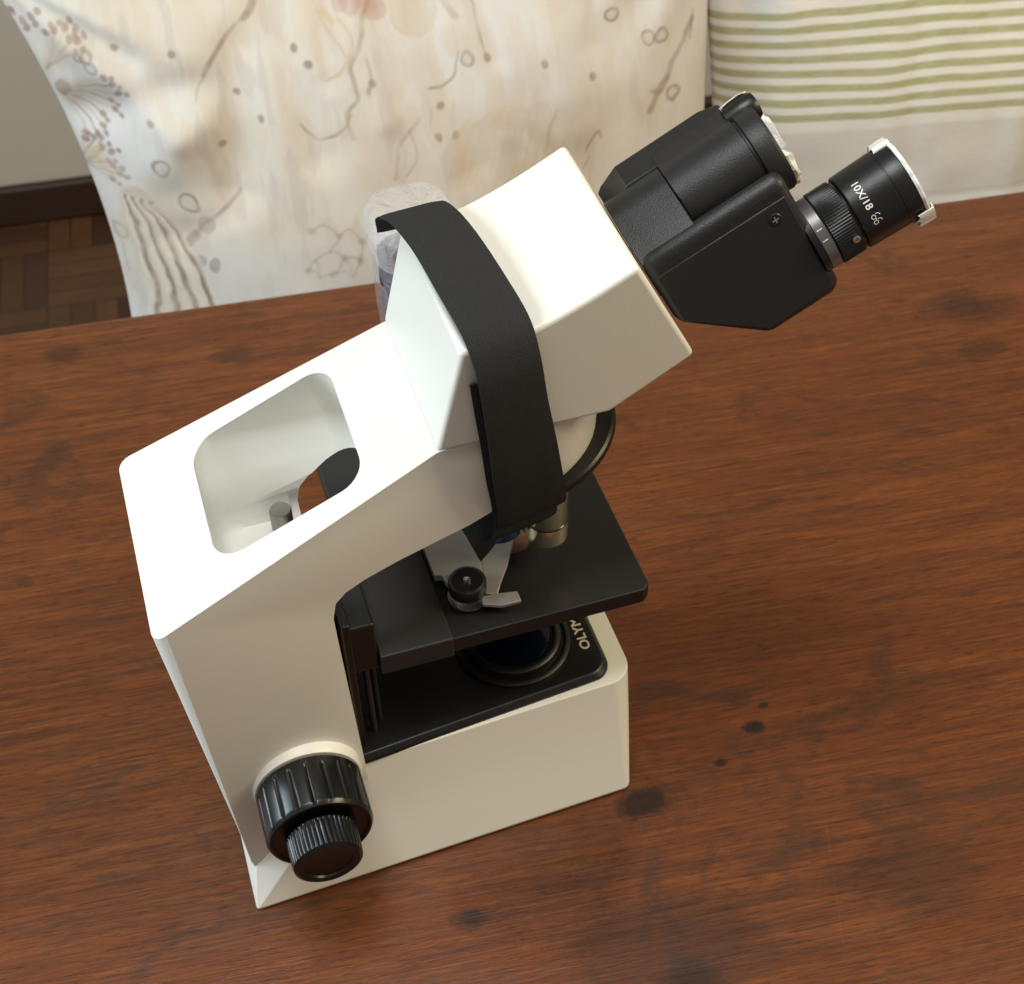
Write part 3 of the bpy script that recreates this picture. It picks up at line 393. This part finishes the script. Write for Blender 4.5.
body.data.set_sharp_from_angle(angle=radians(35))
# seam plate on column front
bm = bm_new(); box(bm, W0, 6.55, 6.95, -5.0, 1.0, 7.3, 16.6); P_('column_cover', bm, BLACKS, bevel=.1)
bm = bm_new(); box(bm, W0, 6.5, 8.05, -4.9, .3, 13.0, 16.2); P_('focusing_block', bm, BLACKS, bevel=.12)
bm = bm_new()
for y, x in ((-4.2, 7.5), (-3.6, 7.9)): tube(bm, [(x, y, 7.3), (x, y, 13.2)], .16)
P_('focusing_rail', bm, mat('dull_rail', (.06, .06, .06), .35, .6))
# base plate
bm = bm_new()
pl = [(6.45, -5.72), (18.7, -4.62)] + [(18.7 + 1.05 * sin(radians(15 * i)), -(3.57 + 1.05 * cos(radians(15 * i)))) for i in range(1, 7)]
pl += [(x, -y) for x, y in pl[::-1]]
ins = lambda q, d: [(x + (-d if x > 12 else 0), y - d * (1 if y > 0 else -1)) for x, y in q]
loft(bm, [[W0(x, y, 6.9) for x, y in pl], [W0(x, y, 7.15) for x, y in pl], [W0(x, y, 7.42) for x, y in ins(pl, .22)]])
plate = P_('base_plate', bm, BLACKS, bevel=.06, angle=20)
def text_mesh(body_txt, size, depth=.01, spacing=1, bold=0):
    cu = bpy.data.curves.new('t', 'FONT'); cu.body = body_txt; cu.size = size; cu.align_x = 'LEFT'; cu.extrude = depth; cu.space_character = spacing; cu.offset = bold; cu.resolution_u = 6
    o = bpy.data.objects.new('t', cu); COL.objects.link(o); dg = bpy.context.evaluated_depsgraph_get(); me = bpy.data.meshes.new_from_object(o.evaluated_get(dg))
    b = bm_new(); b.from_mesh(me); bpy.data.objects.remove(o); bpy.data.curves.remove(cu); return b
tb_ = text_mesh('OLYMPUS', .70, .012, 1.05, .014)
xs = [v.co.x for v in tb_.verts]; wdt = max(xs) - min(xs)
for v in tb_.verts:
    x, y, z = v.co; v.co = W0(19.15 - y, -2.85 + (x - min(xs)) * 3.45 / wdt, 7.425 + z)
P_('lettering', tb_, GOLDP, plate, smooth=False, recalc=False)
# lamp collector on the plate
LX, LY = 15.5, -1.2
lf = Frame((LX, LY, 0), (1, 0, 0), (0, 1, 0), (0, 0, 1))
bm = bm_new(); lathe(bm, lf, [(2.95, 7.4), (2.95, 7.6), (2.8, 7.68), (2.7, 7.68), (2.62, 7.58), (2.5, 7.58), (2.45, 7.95), (2.3, 8.05), (2.15, 8.05), (2.05, 7.9), (1.95, 7.9), (1.95, 7.5)], 72)
lamp = P_('lamp_collector', bm, BLACKS)
bm = bm_new(); lathe(bm, lf, [(1.93, 7.9), (1.9, 8.02), (1.4, 8.2), (.8, 8.3), (.2, 8.33)], 48); P_('blue_filter', bm, BLUEL, lamp)
# knobs on the near side and far side
for sg in (-1, 1):
    yb = 5.9; kf = Frame((3.76, sg * yb, 7.35), (1, 0, 0), (0, 0, 1), (0, sg, 0))
    bm = bm_new(); lathe(bm, kf, [(2.64, -.8), (2.64, .22), (2.54, .38), (1.0, .42)], 72); P_('knob_collar', bm, CREAM)
    def flute(th, r, t_): return r - (.11 * max(0, cos(th * 20)) ** 6 if r > 2.45 and .9 < t_ < 2.9 else 0)
    bm = bm_new(); lathe(bm, kf, [(1.0, .45), (2.42, .45), (2.52, .55), (2.52, .8), (2.52, .92), (2.52, 2.88), (2.50, 2.95), (2.40, 3.12), (2.30, 3.14), (2.22, 3.0), (1.2, 2.95)], 240, mod=flute)
    kn = P_('coarse_focus_knob', bm, KNOBM)
    kf2 = Frame((3.76, sg * yb, 7.35), (1, 0, 0), (0, 0, 1), (0, sg, 0))
    def fl2(th, r, t_): return r - (.075 * (.5 + .5 * cos(th * 44)) ** 2 if 1.45 < r < 1.7 and 3.3 < t_ < 4.5 else 0)
    bm = bm_new(); lathe(bm, kf2, [(1.3, 2.9), (1.66, 3.25), (1.66, 3.35), (1.64, 4.4), (1.60, 4.62), (1.45, 4.72), (1.15, 4.70), (1.1, 4.6), (.2, 4.56)], 352, mod=fl2)
    P_('fine_focus_knob', bm, KNOBM, kn)
# stage
bm = bm_new()
sp = [(11.3, -4.98), (20.9, -4.98), (21.25, -4.65), (21.25, 4.6), (20.9, 5.0), (8.3, 5.0), (8.3, 2.0), (11.3, 2.0)]
loft(bm, [[W0(x, y, z) for x, y in sp] for z in (12.85, 13.78)])
st = P_('stage_plate', bm, STAGEM, bevel=.07)
bm = bm_new(); lathe(bm, Frame((15.95, -.1, 0), (1, 0, 0), (0, 1, 0), (0, 0, 1)), [(.8, 13.7), (.8, 13.79), (.76, 13.80), (.3, 13.80)], 48); P_('condenser_lens', bm, LENSREFL, st)
bm = bm_new(); lathe(bm, Frame((16.0, -.3, 0), (1, 0, 0), (0, 1, 0), (0, 0, 1)), [(1.9, 12.8), (2.3, 12.6), (2.3, 10.6), (1.6, 10.3)], 48); P_('condenser', bm, BLACKS)
bm = bm_new(); box(bm, W0, 8.1, 11.55, -5.1, 9.3, 12.7, 13.98); ca = P_('stage_carriage', bm, CARR, st, bevel=.08)
bm = bm_new(); box(bm, W0, 7.9, 13.5, -2.5, 2.5, 12.0, 12.74); P_('stage_bracket', bm, BLACKS, st)
# slide holder
bm = bm_new(); sl = [(11.55, 5.5), (13.55, 5.5), (13.75, .3), (13.95, -1.5), (13.6, -3.3), (12.3, -3.45), (12.0, -1.7), (11.65, -1.6)]
loft(bm, [[W0(x, y, z) for x, y in sl] for z in (14.05, 14.5)]); sh = P_('slide_holder', bm, CLIPM, bevel=.05)
bm = bm_new(); fg = [(13.9, -1.5), (14.8, -.7), (15.5, -.3), (16.1, .9), (16.6, 1.6), (15.9, .2), (15.35, -1.2), (14.85, -2.2), (14.35, -3.05), (14.15, -3.5), (13.6, -3.3)]
fg = [(13.7, -1.6), (14.6, -.9), (15.6, .0), (16.3, .9), (16.25, .2), (15.7, -.9), (15.1, -2.0), (14.5, -2.9), (14.1, -3.6), (13.5, -3.3)]
loft(bm, [[W0(x, y, z) for x, y in fg] for z in (14.25, 14.42)])
tip = [(13.5, -3.5), (14.2, -3.45), (14.7, -3.95), (14.78, -4.35), (14.4, -4.42), (13.7, -4.2)]
tip = [(13.3, -3.45), (14.2, -3.55), (15.0, -3.85), (15.0, -4.45), (14.1, -4.3), (13.3, -3.95)]
loft(bm, [[W0(x, y, z + (.2 if x > 14.9 else 0)) for x, y in tip] for z in (14.25, 14.45)])
P_('slide_clip', bm, CLIPM, sh, bevel=.04)
kf = Frame((12.87, -2.9, 0), (1, 0, 0), (0, 1, 0), (0, 0, 1))
bm = bm_new(); lathe(bm, kf, [(.88, 14.5), (.90, 14.6), (.90, 15.05), (.86, 15.15), (.74, 15.2), (.70, 15.12), (.2, 15.1)], 48); k1 = P_('clip_knob', bm, BLACKS, sh)
bm = bm_new(); lathe(bm, kf, [(.17, 15.1), (.17, 15.2), (.08, 15.22), (.07, 15.14), (.01, 15.14)], 20); P_('knob_screw', bm, STEEL, k1)
bm = bm_new(); lathe(bm, kf, [(.7, 13.8), (.95, 14.0), (.95, 14.1)], 40); P_('knob_washer', bm, STEEL, sh)
# nosepiece, grip ring, objectives
nf = Frame((16.6, -.05, 20.9), (cos(radians(16)), 0, sin(radians(16))), (0, 1, 0), (-sin(radians(16)), 0, cos(radians(16))))
bm = bm_new(); lathe(bm, nf, [(2.2, -1.9), (3.2, -1.4), (3.9, -.5), (4.16, -.22), (4.24, -.12), (4.24, .16), (4.14, .26), (3.0, .3)], 160, mod=None)
ns = P_('nosepiece', bm, BLACKS)
def objective(c, m, r, z0, z1):
    f = Frame((c[0], c[1], 0), (1, 0, 0), (0, 1, 0), (0, 0, 1)); bm = bm_new()
    lathe(bm, f, [(r * .5, z0), (r * .93, z0 + .02), (r, z0 + .12), (r, z0 + 1.1), (r * .985, z0 + 1.24), (r * .985, z0 + 1.3), (r, z0 + 1.34), (r, z1)], 48); return P_('objective', bm, m, ns)
objective((17.25, -1.4), CHROME, 1.0, 15.2, 20)
bm = bm_new(); lathe(bm, Frame((17.25, -1.4, 0), (1, 0, 0), (0, 1, 0), (0, 0, 1)), [(1.012, 16.38), (1.012, 16.46)], 48); P_('colour_band', bm, BLUEF, ns)
objective((15.0, -.9), BLUEF, 1.2, 16.0, 20)
# knurled silver locking screw in the pocket
kf = Frame((5.35, 1.15, 16.6), (1, 0, 0), (0, 1, 0), (0, 0, 1))
bm = bm_new(); lathe(bm, kf, [(.35, 0), (.35, .5), (.5, .5), (.52, .6), (.52, 1.7), (.47, 1.8), (.2, 1.8)], 96, mod=lambda th, r, t_: r - (.03 * (.5 + .5 * cos(th * 32)) if .55 < t_ < 1.75 and r > .5 else 0)); P_('locking_screw', bm, mat('knurled_steel', (.30, .29, .27), .3, 1))

# cream head housing
TH = radians(27.7)
bm = bm_new()
ho = [(11.57, 25.26), (19.0, 25.26), (22.62, 27.42), (19.92, 32.58)]
tp = spline([(19.92, 32.58), (18.1, 31.63), (16.6, 30.95), (15.5, 30.55), (14.6, 30.36), (13.6, 30.28), (12.75, 30.25)], 4)
ho += [tuple(q) for q in tp[1:]]
loft(bm, [[W0(x, y, z) for x, z in ho] for y in (-4.38, 4.4)])
hd = P_('prism_housing', bm, CREAM, bevel=.34, seg=5, angle=16)
# binocular head, frame at the housing's front face: (a, y, n)
AV = Vector((cos(TH), 0, sin(TH))); NV = Vector((-sin(TH), 0, cos(TH)))
BF = Frame((19.94, 0, 32.58), AV, (0, 1, 0), NV)
def prism_a(bm, poly, y0, y1):  # poly of (a,n) ; y0,y1 functions
    loft(bm, [[BF(a, y0(a, n), n) for a, n in poly], [BF(a, y1(a, n), n) for a, n in poly]])
yo = lambda a, n: 2.95 + (-n - 1.4) * .29
for sg in (-1, 1):
    bm = bm_new()
    if sg < 0: poly = [(.08, -1.42), (6.45, -1.42), (6.45, -6.7), (6.2, -7.05), (3.03, -7.1), (.08, -4.5)]
    else: poly = [(.08, -2.2), (.3, -1.9), (1.25, -1.25), (5.3, -1.25), (6.2, -1.6), (6.25, -6.6), (6.05, -6.95), (3.03, -7.1), (.08, -4.5)]
    prism_a(bm, poly, (lambda a, n: sg * (2.15 if n > -3 else 1.0)) if sg < 0 else (lambda a, n: sg * (1.35 if n > -3 else 1.0)), lambda a, n: sg * yo(a, n))
    th_ = P_('tube_housing', bm, BLACKP, bevel=.42 if sg < 0 else .12, seg=4, angle=40)
    if sg < 0:
        # side cover plate, slightly proud, with its screw
        bm = bm_new(); pp = [(.3, -2.15), (6.15, -2.15), (6.15, -6.6), (3.1, -6.75), (.3, -4.35)]
        loft(bm, [[BF(a, -(yo(a, n) - .1), n) for a, n in pp], [BF(a, -(yo(a, n) + .05), n) for a, n in pp]]); sc_p = P_('side_cover', bm, BLACKP, th_, bevel=.04)
        nrm = Vector((0, -1, .29)).normalized()
        cen = BF.o + AV * 5.4 + Vector((0, 1, 0)) * -(yo(0, -2.75) + .05) + NV * -2.75; zz = (-Vector((0, 1, 0)) + NV * .29).normalized(); sf = Frame(cen, AV, zz.cross(AV), zz)
        bm = bm_new(); lathe(bm, sf, [(.27, -.05), (.27, .02), (.23, .05), (.1, .055), (.02, .03)], 24); sw = P_('screw', bm, BLACKS, th_)
        bm = bm_new(); box(bm, sf, -.14, .14, -.025, .025, .04, .062); box(bm, sf, -.025, .025, -.14, .14, .04, .064); P_('screw_slot', bm, STEEL, sw)
# knuckle (front part of the hinge that belongs to the near half) and hinge barrel
bm = bm_new()
sec = [(1.78 * cos(radians(t)), -2.5 + 1.78 * sin(radians(t))) for t in range(-60, 109, 6)] + [(-1.5, -1.12), (-2.45, -1.42), (-2.75, -1.6), (-2.75, -3.6)]
loft(bm, [[BF(a, y, n) for y, n in sec] for a in (.05, 2.66)])
P_('hinge_knuckle', bm, BLACKP, bevel=.05)
bm = bm_new(); f = Frame(BF.o + NV * -2.5, Vector((0, 1, 0)), NV, AV)
lathe(bm, f, [(1.76, 2.70), (1.80, 2.74), (1.82, 6.02), (1.70, 6.06), (1.70, 6.16), (1.86, 6.2), (1.88, 6.9), (1.80, 7.05), (1.2, 7.05)], 96); P_('hinge_barrel', bm, BLACKP)
bm = bm_new(); sec = [(.3, -.85), (1.3, -1.12), (2.2, -1.27), (2.2, -3.2), (.3, -3.2)]
loft(bm, [[BF(a, y, n) for y, n in sec] for a in (2.72, 6.0)]); P_('barrel_bridge', bm, BLACKP)
lf_ = Frame(BF.o + Vector((0, 1.55, 0)) + NV * -1.5, Vector((0, 1, 0)), NV, AV)
bm = bm_new(); lathe(bm, lf_, [(.2, 5.9), (.55, 6.0), (.62, 6.6), (.62, 7.2), (.5, 7.4), (.3, 7.45)], 32); P_('locking_lug', bm, BLACKS)
def tube_frame(y): return Frame(BF.o + Vector((0, y, 0)) + NV * -5.3, Vector((0, 1, 0)), NV, AV)
tf = tube_frame(-2.8)
bm = bm_new(); lathe(bm, tf, [(1.62, 6.2), (1.62, 6.38), (1.52, 6.4), (1.52, 6.5)], 80); P_('tube_collar', bm, BLACKS)
bm = bm_new(); lathe(bm, tf, [(1.50, 6.45), (1.55, 6.5), (1.56, 6.92), (1.50, 6.97)], 96); P_('scale_ring', bm, GREYRING)
bm = bm_new(); lathe(bm, tf, [(1.50, 6.98), (1.61, 7.02), (1.61, 7.3), (1.61, 7.95), (1.58, 8.02), (1.40, 8.05)], 480, mod=lambda th, r, t_: r - (.035 * (.5 + .5 * cos(th * 80)) if 7.0 < t_ < 7.97 and r > 1.6 and radians(-0) < (th - radians(60)) % (2 * pi) < radians(240) else 0))
dr = P_('dioptre_ring', bm, BLACKS)
def cyl_pt(fr, th, r, t_): return fr(r * cos(th), r * sin(th), t_)
bm = bm_new(); fth = radians(135 + 38); q = fr_o = tf.o + tf.x * 1.6 * cos(fth) + tf.y * 1.6 * sin(fth) + tf.z * 7.75; rad = (tf.x * cos(fth) + tf.y * sin(fth)).normalized()
lathe(bm, Frame(q, tf.z, rad.cross(tf.z), rad), [(.16, -.1), (.16, .06), (.09, .08), (.07, 0), (.01, 0)], 20); P_('grub_screw', bm, STEEL, dr)
bm = bm_new(); lathe(bm, tf, [(1.38, 7.98), (1.40, 8.15), (1.58, 8.17), (1.63, 8.22), (1.675, 9.92), (1.655, 9.94), (1.655, 9.98), (1.68, 10.0), (1.70, 10.6), (1.66, 10.72), (1.4, 10.75), (1.25, 10.6), (.2, 10.5)], 120)
ey = P_('eyepiece', bm, BLACKS)
# lettering bent round the eyepiece; th0 = direction towards the camera
TH0 = radians(135)
def wrap(bm_, th_start, a0, r=1.662):
    for v in bm_.verts:
        x, y, z = v.co; th = th_start + x / r; v.co = cyl_pt(tf, th, r + z, a0 + y)
tx = text_mesh('10X/18', .42, .006, 1.02, .004); xs = [v.co.x for v in tx.verts]; x0 = min(xs); wd = max(xs) - x0
for v in tx.verts: v.co.x = (v.co.x - x0) * 1.22 / wd
wrap(tx, TH0 - radians(33), 8.62); P_('lettering', tx, WHITEP, ey, smooth=False, recalc=False)
gl = bm_new()
def flat_ring(cx, cy, r0, r1, n=20, a0=0, a1=360):
    P0 = [(cx + r0 * cos(radians(a0 + (a1 - a0) * i / n)), cy + r0 * sin(radians(a0 + (a1 - a0) * i / n))) for i in range(n + 1)]; P1 = [(cx + r1 * cos(radians(a0 + (a1 - a0) * i / n)), cy + r1 * sin(radians(a0 + (a1 - a0) * i / n))) for i in range(n + 1)]
    for i in range(n): gl.faces.new([gl.verts.new((*q, .006)) for q in (P0[i], P0[i + 1], P1[i + 1], P1[i])])
flat_ring(.11, .11, .07, .10); flat_ring(.36, .11, .07, .10); flat_ring(.235, .13, .03, .06, 8, 0, 180); flat_ring(.13, .26, .10, .13, 8, 90, 200); flat_ring(.38, .26, .10, .13, 8, 90, 200)
wrap(gl, TH0 + radians(18), 8.60); P_('glasses_symbol', gl, WHITEP, ey, smooth=False, recalc=False)
# white marks on the grey ring
bm = bm_new()
for th in (-22, -4, 14):
    a = TH0 + radians(th); loft(bm, [[cyl_pt(tf, a - .012, 1.565, 6.56), cyl_pt(tf, a + .012, 1.565, 6.56)], [cyl_pt(tf, a - .012, 1.565, 6.8), cyl_pt(tf, a + .012, 1.565, 6.8)]], False, False)
P_('scale_mark', bm, WHITEP, ey, smooth=False, recalc=False)
# tape on the near eyepiece: over the lens and two flaps
def flap(a_c, half, t0, t1, r, fr=tf, sag=0, seed=1):
    rr = random.Random(seed); rings = []
    n = 14; outer = []; inner = []
    for i in range(n + 1):
        th = a_c + half * (2 * i / n - 1); e0 = t0 + rr.uniform(-.08, .08); R = r + rr.uniform(-.03, .07) + sag * (1 - abs(2 * i / n - 1))
        rings.append([cyl_pt(fr, th, R, e0), cyl_pt(fr, th, R + .02, (e0 + t1) / 2), cyl_pt(fr, th, R + .01, t1), cyl_pt(fr, th, R - .25, t1 + .03), cyl_pt(fr, th, R - .25, t1), cyl_pt(fr, th, R - .05, t1 - .05), cyl_pt(fr, th, R - .05, e0)])
    b = bm_new(); loft(b, rings); return b
P_('adhesive_tape', flap(radians(45), radians(30), 10.1, 10.82, 1.78, seed=2), TAPE, ey)
P_('adhesive_tape', flap(radians(218), radians(24), 10.25, 10.95, 1.78, sag=.2, seed=5), TAPE, ey)
bm = bm_new(); rs = []
for r_, t_ in ((1.73, 10.66), (1.76, 10.76), (1.73, 10.83), (1.2, 10.84), (.2, 10.85)):
    rs.append([cyl_pt(tf, 2 * pi * i / 64, r_ + .03 * sin(i * 1.7) * (r_ > 1.5), t_) for i in range(64)])
loft(bm, rs); P_('adhesive_tape', bm, TAPE, ey)
# far eye tube, taped shut
tf2 = tube_frame(2.8)
bm = bm_new(); lathe(bm, tf2, [(1.6, 6.2), (1.6, 7.0), (1.5, 7.6), (1.3, 7.7)], 64); et = P_('eye_tube', bm, BLACKS)
bm = bm_new(); rs = []
rq = random.Random(4)
for r_, t_ in ((1.62, 6.9), (1.68, 7.0), (1.72, 7.55), (1.66, 7.72), (1.2, 7.78), (.2, 7.80)):
    rs.append([cyl_pt(tf2, 2 * pi * i / 28, r_ + (rq.uniform(-.05, .1) if r_ > 1.5 else 0), t_ + rq.uniform(-.10, .10)) for i in range(28)])
loft(bm, rs); P_('adhesive_tape', bm, TAPE, et, smooth=False)
bm = bm_new(); rs = []
for r_, t_ in ((.64, 6.1), (.68, 6.4), (.70, 6.9), (.66, 7.2)):
    rs.append([lf_(( r_ + rq.uniform(0, .05)) * cos(radians(-70 + 130 * i / 14)), (r_ + rq.uniform(0, .05)) * sin(radians(-70 + 130 * i / 14)), t_ + rq.uniform(-.1, .1)) for i in range(15)])
loft(bm, rs, cap=False, closed=False); tp_ = P_('adhesive_tape', bm, TAPE, et, smooth=False, recalc=False)
so = tp_.modifiers.new('s', 'SOLIDIFY'); so.thickness = .0003

# ------------------------------------------------------------------ carrying strap round the head
def ribbon(name, st_, thick, m, parent=None, k=8, uvoff=0):
    L = spline([s[0] for s in st_], k); R = spline([s[1] for s in st_], k); n = len(L); nu = 10
    bm = bm_new(); uvl = bm.loops.layers.uv.new('UVMap'); rings = []; uv = []; acc = 0
    for i in range(n):
        l, r = Vector(L[i]), Vector(R[i]); tan = (Vector(L[min(i + 1, n - 1)]) + Vector(R[min(i + 1, n - 1)]) - Vector(L[max(i - 1, 0)]) - Vector(R[max(i - 1, 0)])).normalized()
        wv = (r - l); nn = wv.cross(tan).normalized()
        if i: acc += ((l + r) / 2 - pm).length
        pm = (l + r) / 2; ring = []; ur = []
        for side in (1, -1):
            for j in range(nu + 1):
                u = j / nu if side == 1 else 1 - j / nu; edge = min(u, 1 - u); cr = thick / 2 * min(1, (edge / .06 + .35))
                st_in = -.035 * math.exp(-((edge - .10) / .02) ** 2) * (1 if (i % 2) else .4)
                ring.append((l + wv * u + nn * side * (cr + st_in)) * S); ur.append((u * wv.length, acc))
        rings.append(ring); uv.append(ur)
    vs = loft(bm, rings); lut = {}
    for a, b in zip(vs, uv):
        for v_, q in zip(a, b): lut[v_] = q
    for f in bm.faces:
        for lp in f.loops: lp[uvl].uv = lut[lp.vert]
    return obj(name, bm, m, parent)
sn = empty('carrying_strap', (14, 0, 25)); tag(sn, 'black fabric strap wrapped over the cream microscope head', 'strap')
OUTER = [((11.75, 4.8, 29.7), (14.1, 4.8, 29.8)), ((11.75, 4.75, 30.45), (14.55, 4.7, 30.7)), ((12.15, 3.8, 30.75), (14.95, 3.6, 30.95)), ((12.5, 1.6, 30.9), (15.25, 1.4, 31.1)), ((12.7, -1.4, 30.95), (15.5, -1.6, 31.1)), ((12.95, -3.9, 30.7), (15.65, -4.0, 30.95)), ((13.15, -4.95, 29.6), (15.75, -5.0, 29.9)), ((13.3, -5.3, 27.8), (15.95, -5.35, 27.8)), ((13.45, -5.4, 25.8), (16.3, -5.45, 25.5)), ((13.6, -5.35, 23.8), (16.6, -5.35, 23.5)), ((13.8, -5.1, 21.8), (16.9, -5.0, 21.7)), ((13.9, -4.75, 20.4), (16.95, -4.6, 20.8)), ((13.75, -4.25, 19.7), (16.8, -4.1, 20.3))]
ro = ribbon('strap_band', OUTER, .17, STRAP, None)
INNER = [((12.95, -4.72, 28.9), (14.9, -4.7, 29.0)), ((13.1, -4.75, 27.2), (15.6, -4.7, 27.2)), ((13.3, -4.7, 25.4), (16.0, -4.68, 25.2)), ((13.5, -4.62, 23.2), (16.3, -4.55, 23.0)), ((13.75, -4.5, 21.2), (16.6, -4.4, 21.2)), ((13.7, -4.5, 19.5), (16.7, -4.3, 19.9)), ((13.2, -3.5, 18.3), (16.3, -3.4, 18.9)), ((12.9, -1.8, 17.9), (15.9, -1.8, 18.6)), ((13.0, 1.4, 18.9), (15.8, 1.4, 19.3)), ((12.6, 3.8, 19.6), (15.4, 3.8, 19.9)), ((12.6, 4.75, 21.5), (15.2, 4.75, 21.8)), ((12.9, 4.62, 25.5), (15.0, 4.62, 25.8)), ((13.0, 4.62, 28.8), (15.0, 4.62, 29.0))]
ri = ribbon('strap_band', INNER, .15, STRAP, None)
for o in (ro, ri): o.parent = sn; o.matrix_parent_inverse = Matrix.Translation(-Vector((14, 0, 25)) * S)

# ------------------------------------------------------------------ clear plastic bag behind the head
bag = empty('plastic_bag', (15.9, 18, 0)); tag(bag, 'clear plastic bag with dark items inside, standing behind the black strap', 'plastic bag')
def B_(name, bm, m, parent=bag, **k):
    o = obj(name, bm, m, None, **k); o.parent = parent; o.matrix_parent_inverse = Matrix.Translation(-Vector((15.9, 18, 0)) * S); return o
rq = random.Random(9)
def bagring(z, x0, x1, y0, y1, r, j):
    return [W0(x + rq.uniform(-j, j), y + rq.uniform(-j, j), z + rq.uniform(-j, j)) for x, y in rrect(x0, x1, y0, y1, r, 5)]
bm = bm_new(); loft(bm, [bagring(z, 14.15 - .0 * z, 18.4, 16.2, 20.4, 1.1, .10) for z in [.1, 1.5, 3.5, 5.5, 7.5, 9.5, 11.5, 13, 14.2, 15.4, 16.6, 17.6, 18.6]])
B_('bag_wall', bm, CLEAR)
bm = bm_new(); loft(bm, [bagring(18.3, 13.95, 18.5, 15.9, 20.5, 1.3, .07), bagring(19.3, 13.75, 18.7, 15.8, 20.7, 1.4, .07), bagring(20.3, 13.85, 18.6, 15.8, 20.6, 1.4, .06), bagring(20.75, 14.2, 18.3, 16.1, 20.3, 1.2, .05), bagring(20.8, 14.9, 17.7, 16.8, 19.7, .9, .05)]); B_('bag_top', bm, LIDM)
bf = Frame((15.75, 17.9, 0), (1, 0, 0), (0, 1, 0), (0, 0, 1))
bm = bm_new(); lathe(bm, bf, [(1.3, 2), (1.5, 2.2), (1.5, 9), (1.2, 9.2), (1.2, 12), (1.6, 12.2), (1.6, 15.5), (1.35, 15.7), (1.35, 16.3), (1.6, 16.5), (1.6, 18.4), (1.3, 18.6)], 48); B_('dark_item', bm, DARKIT)
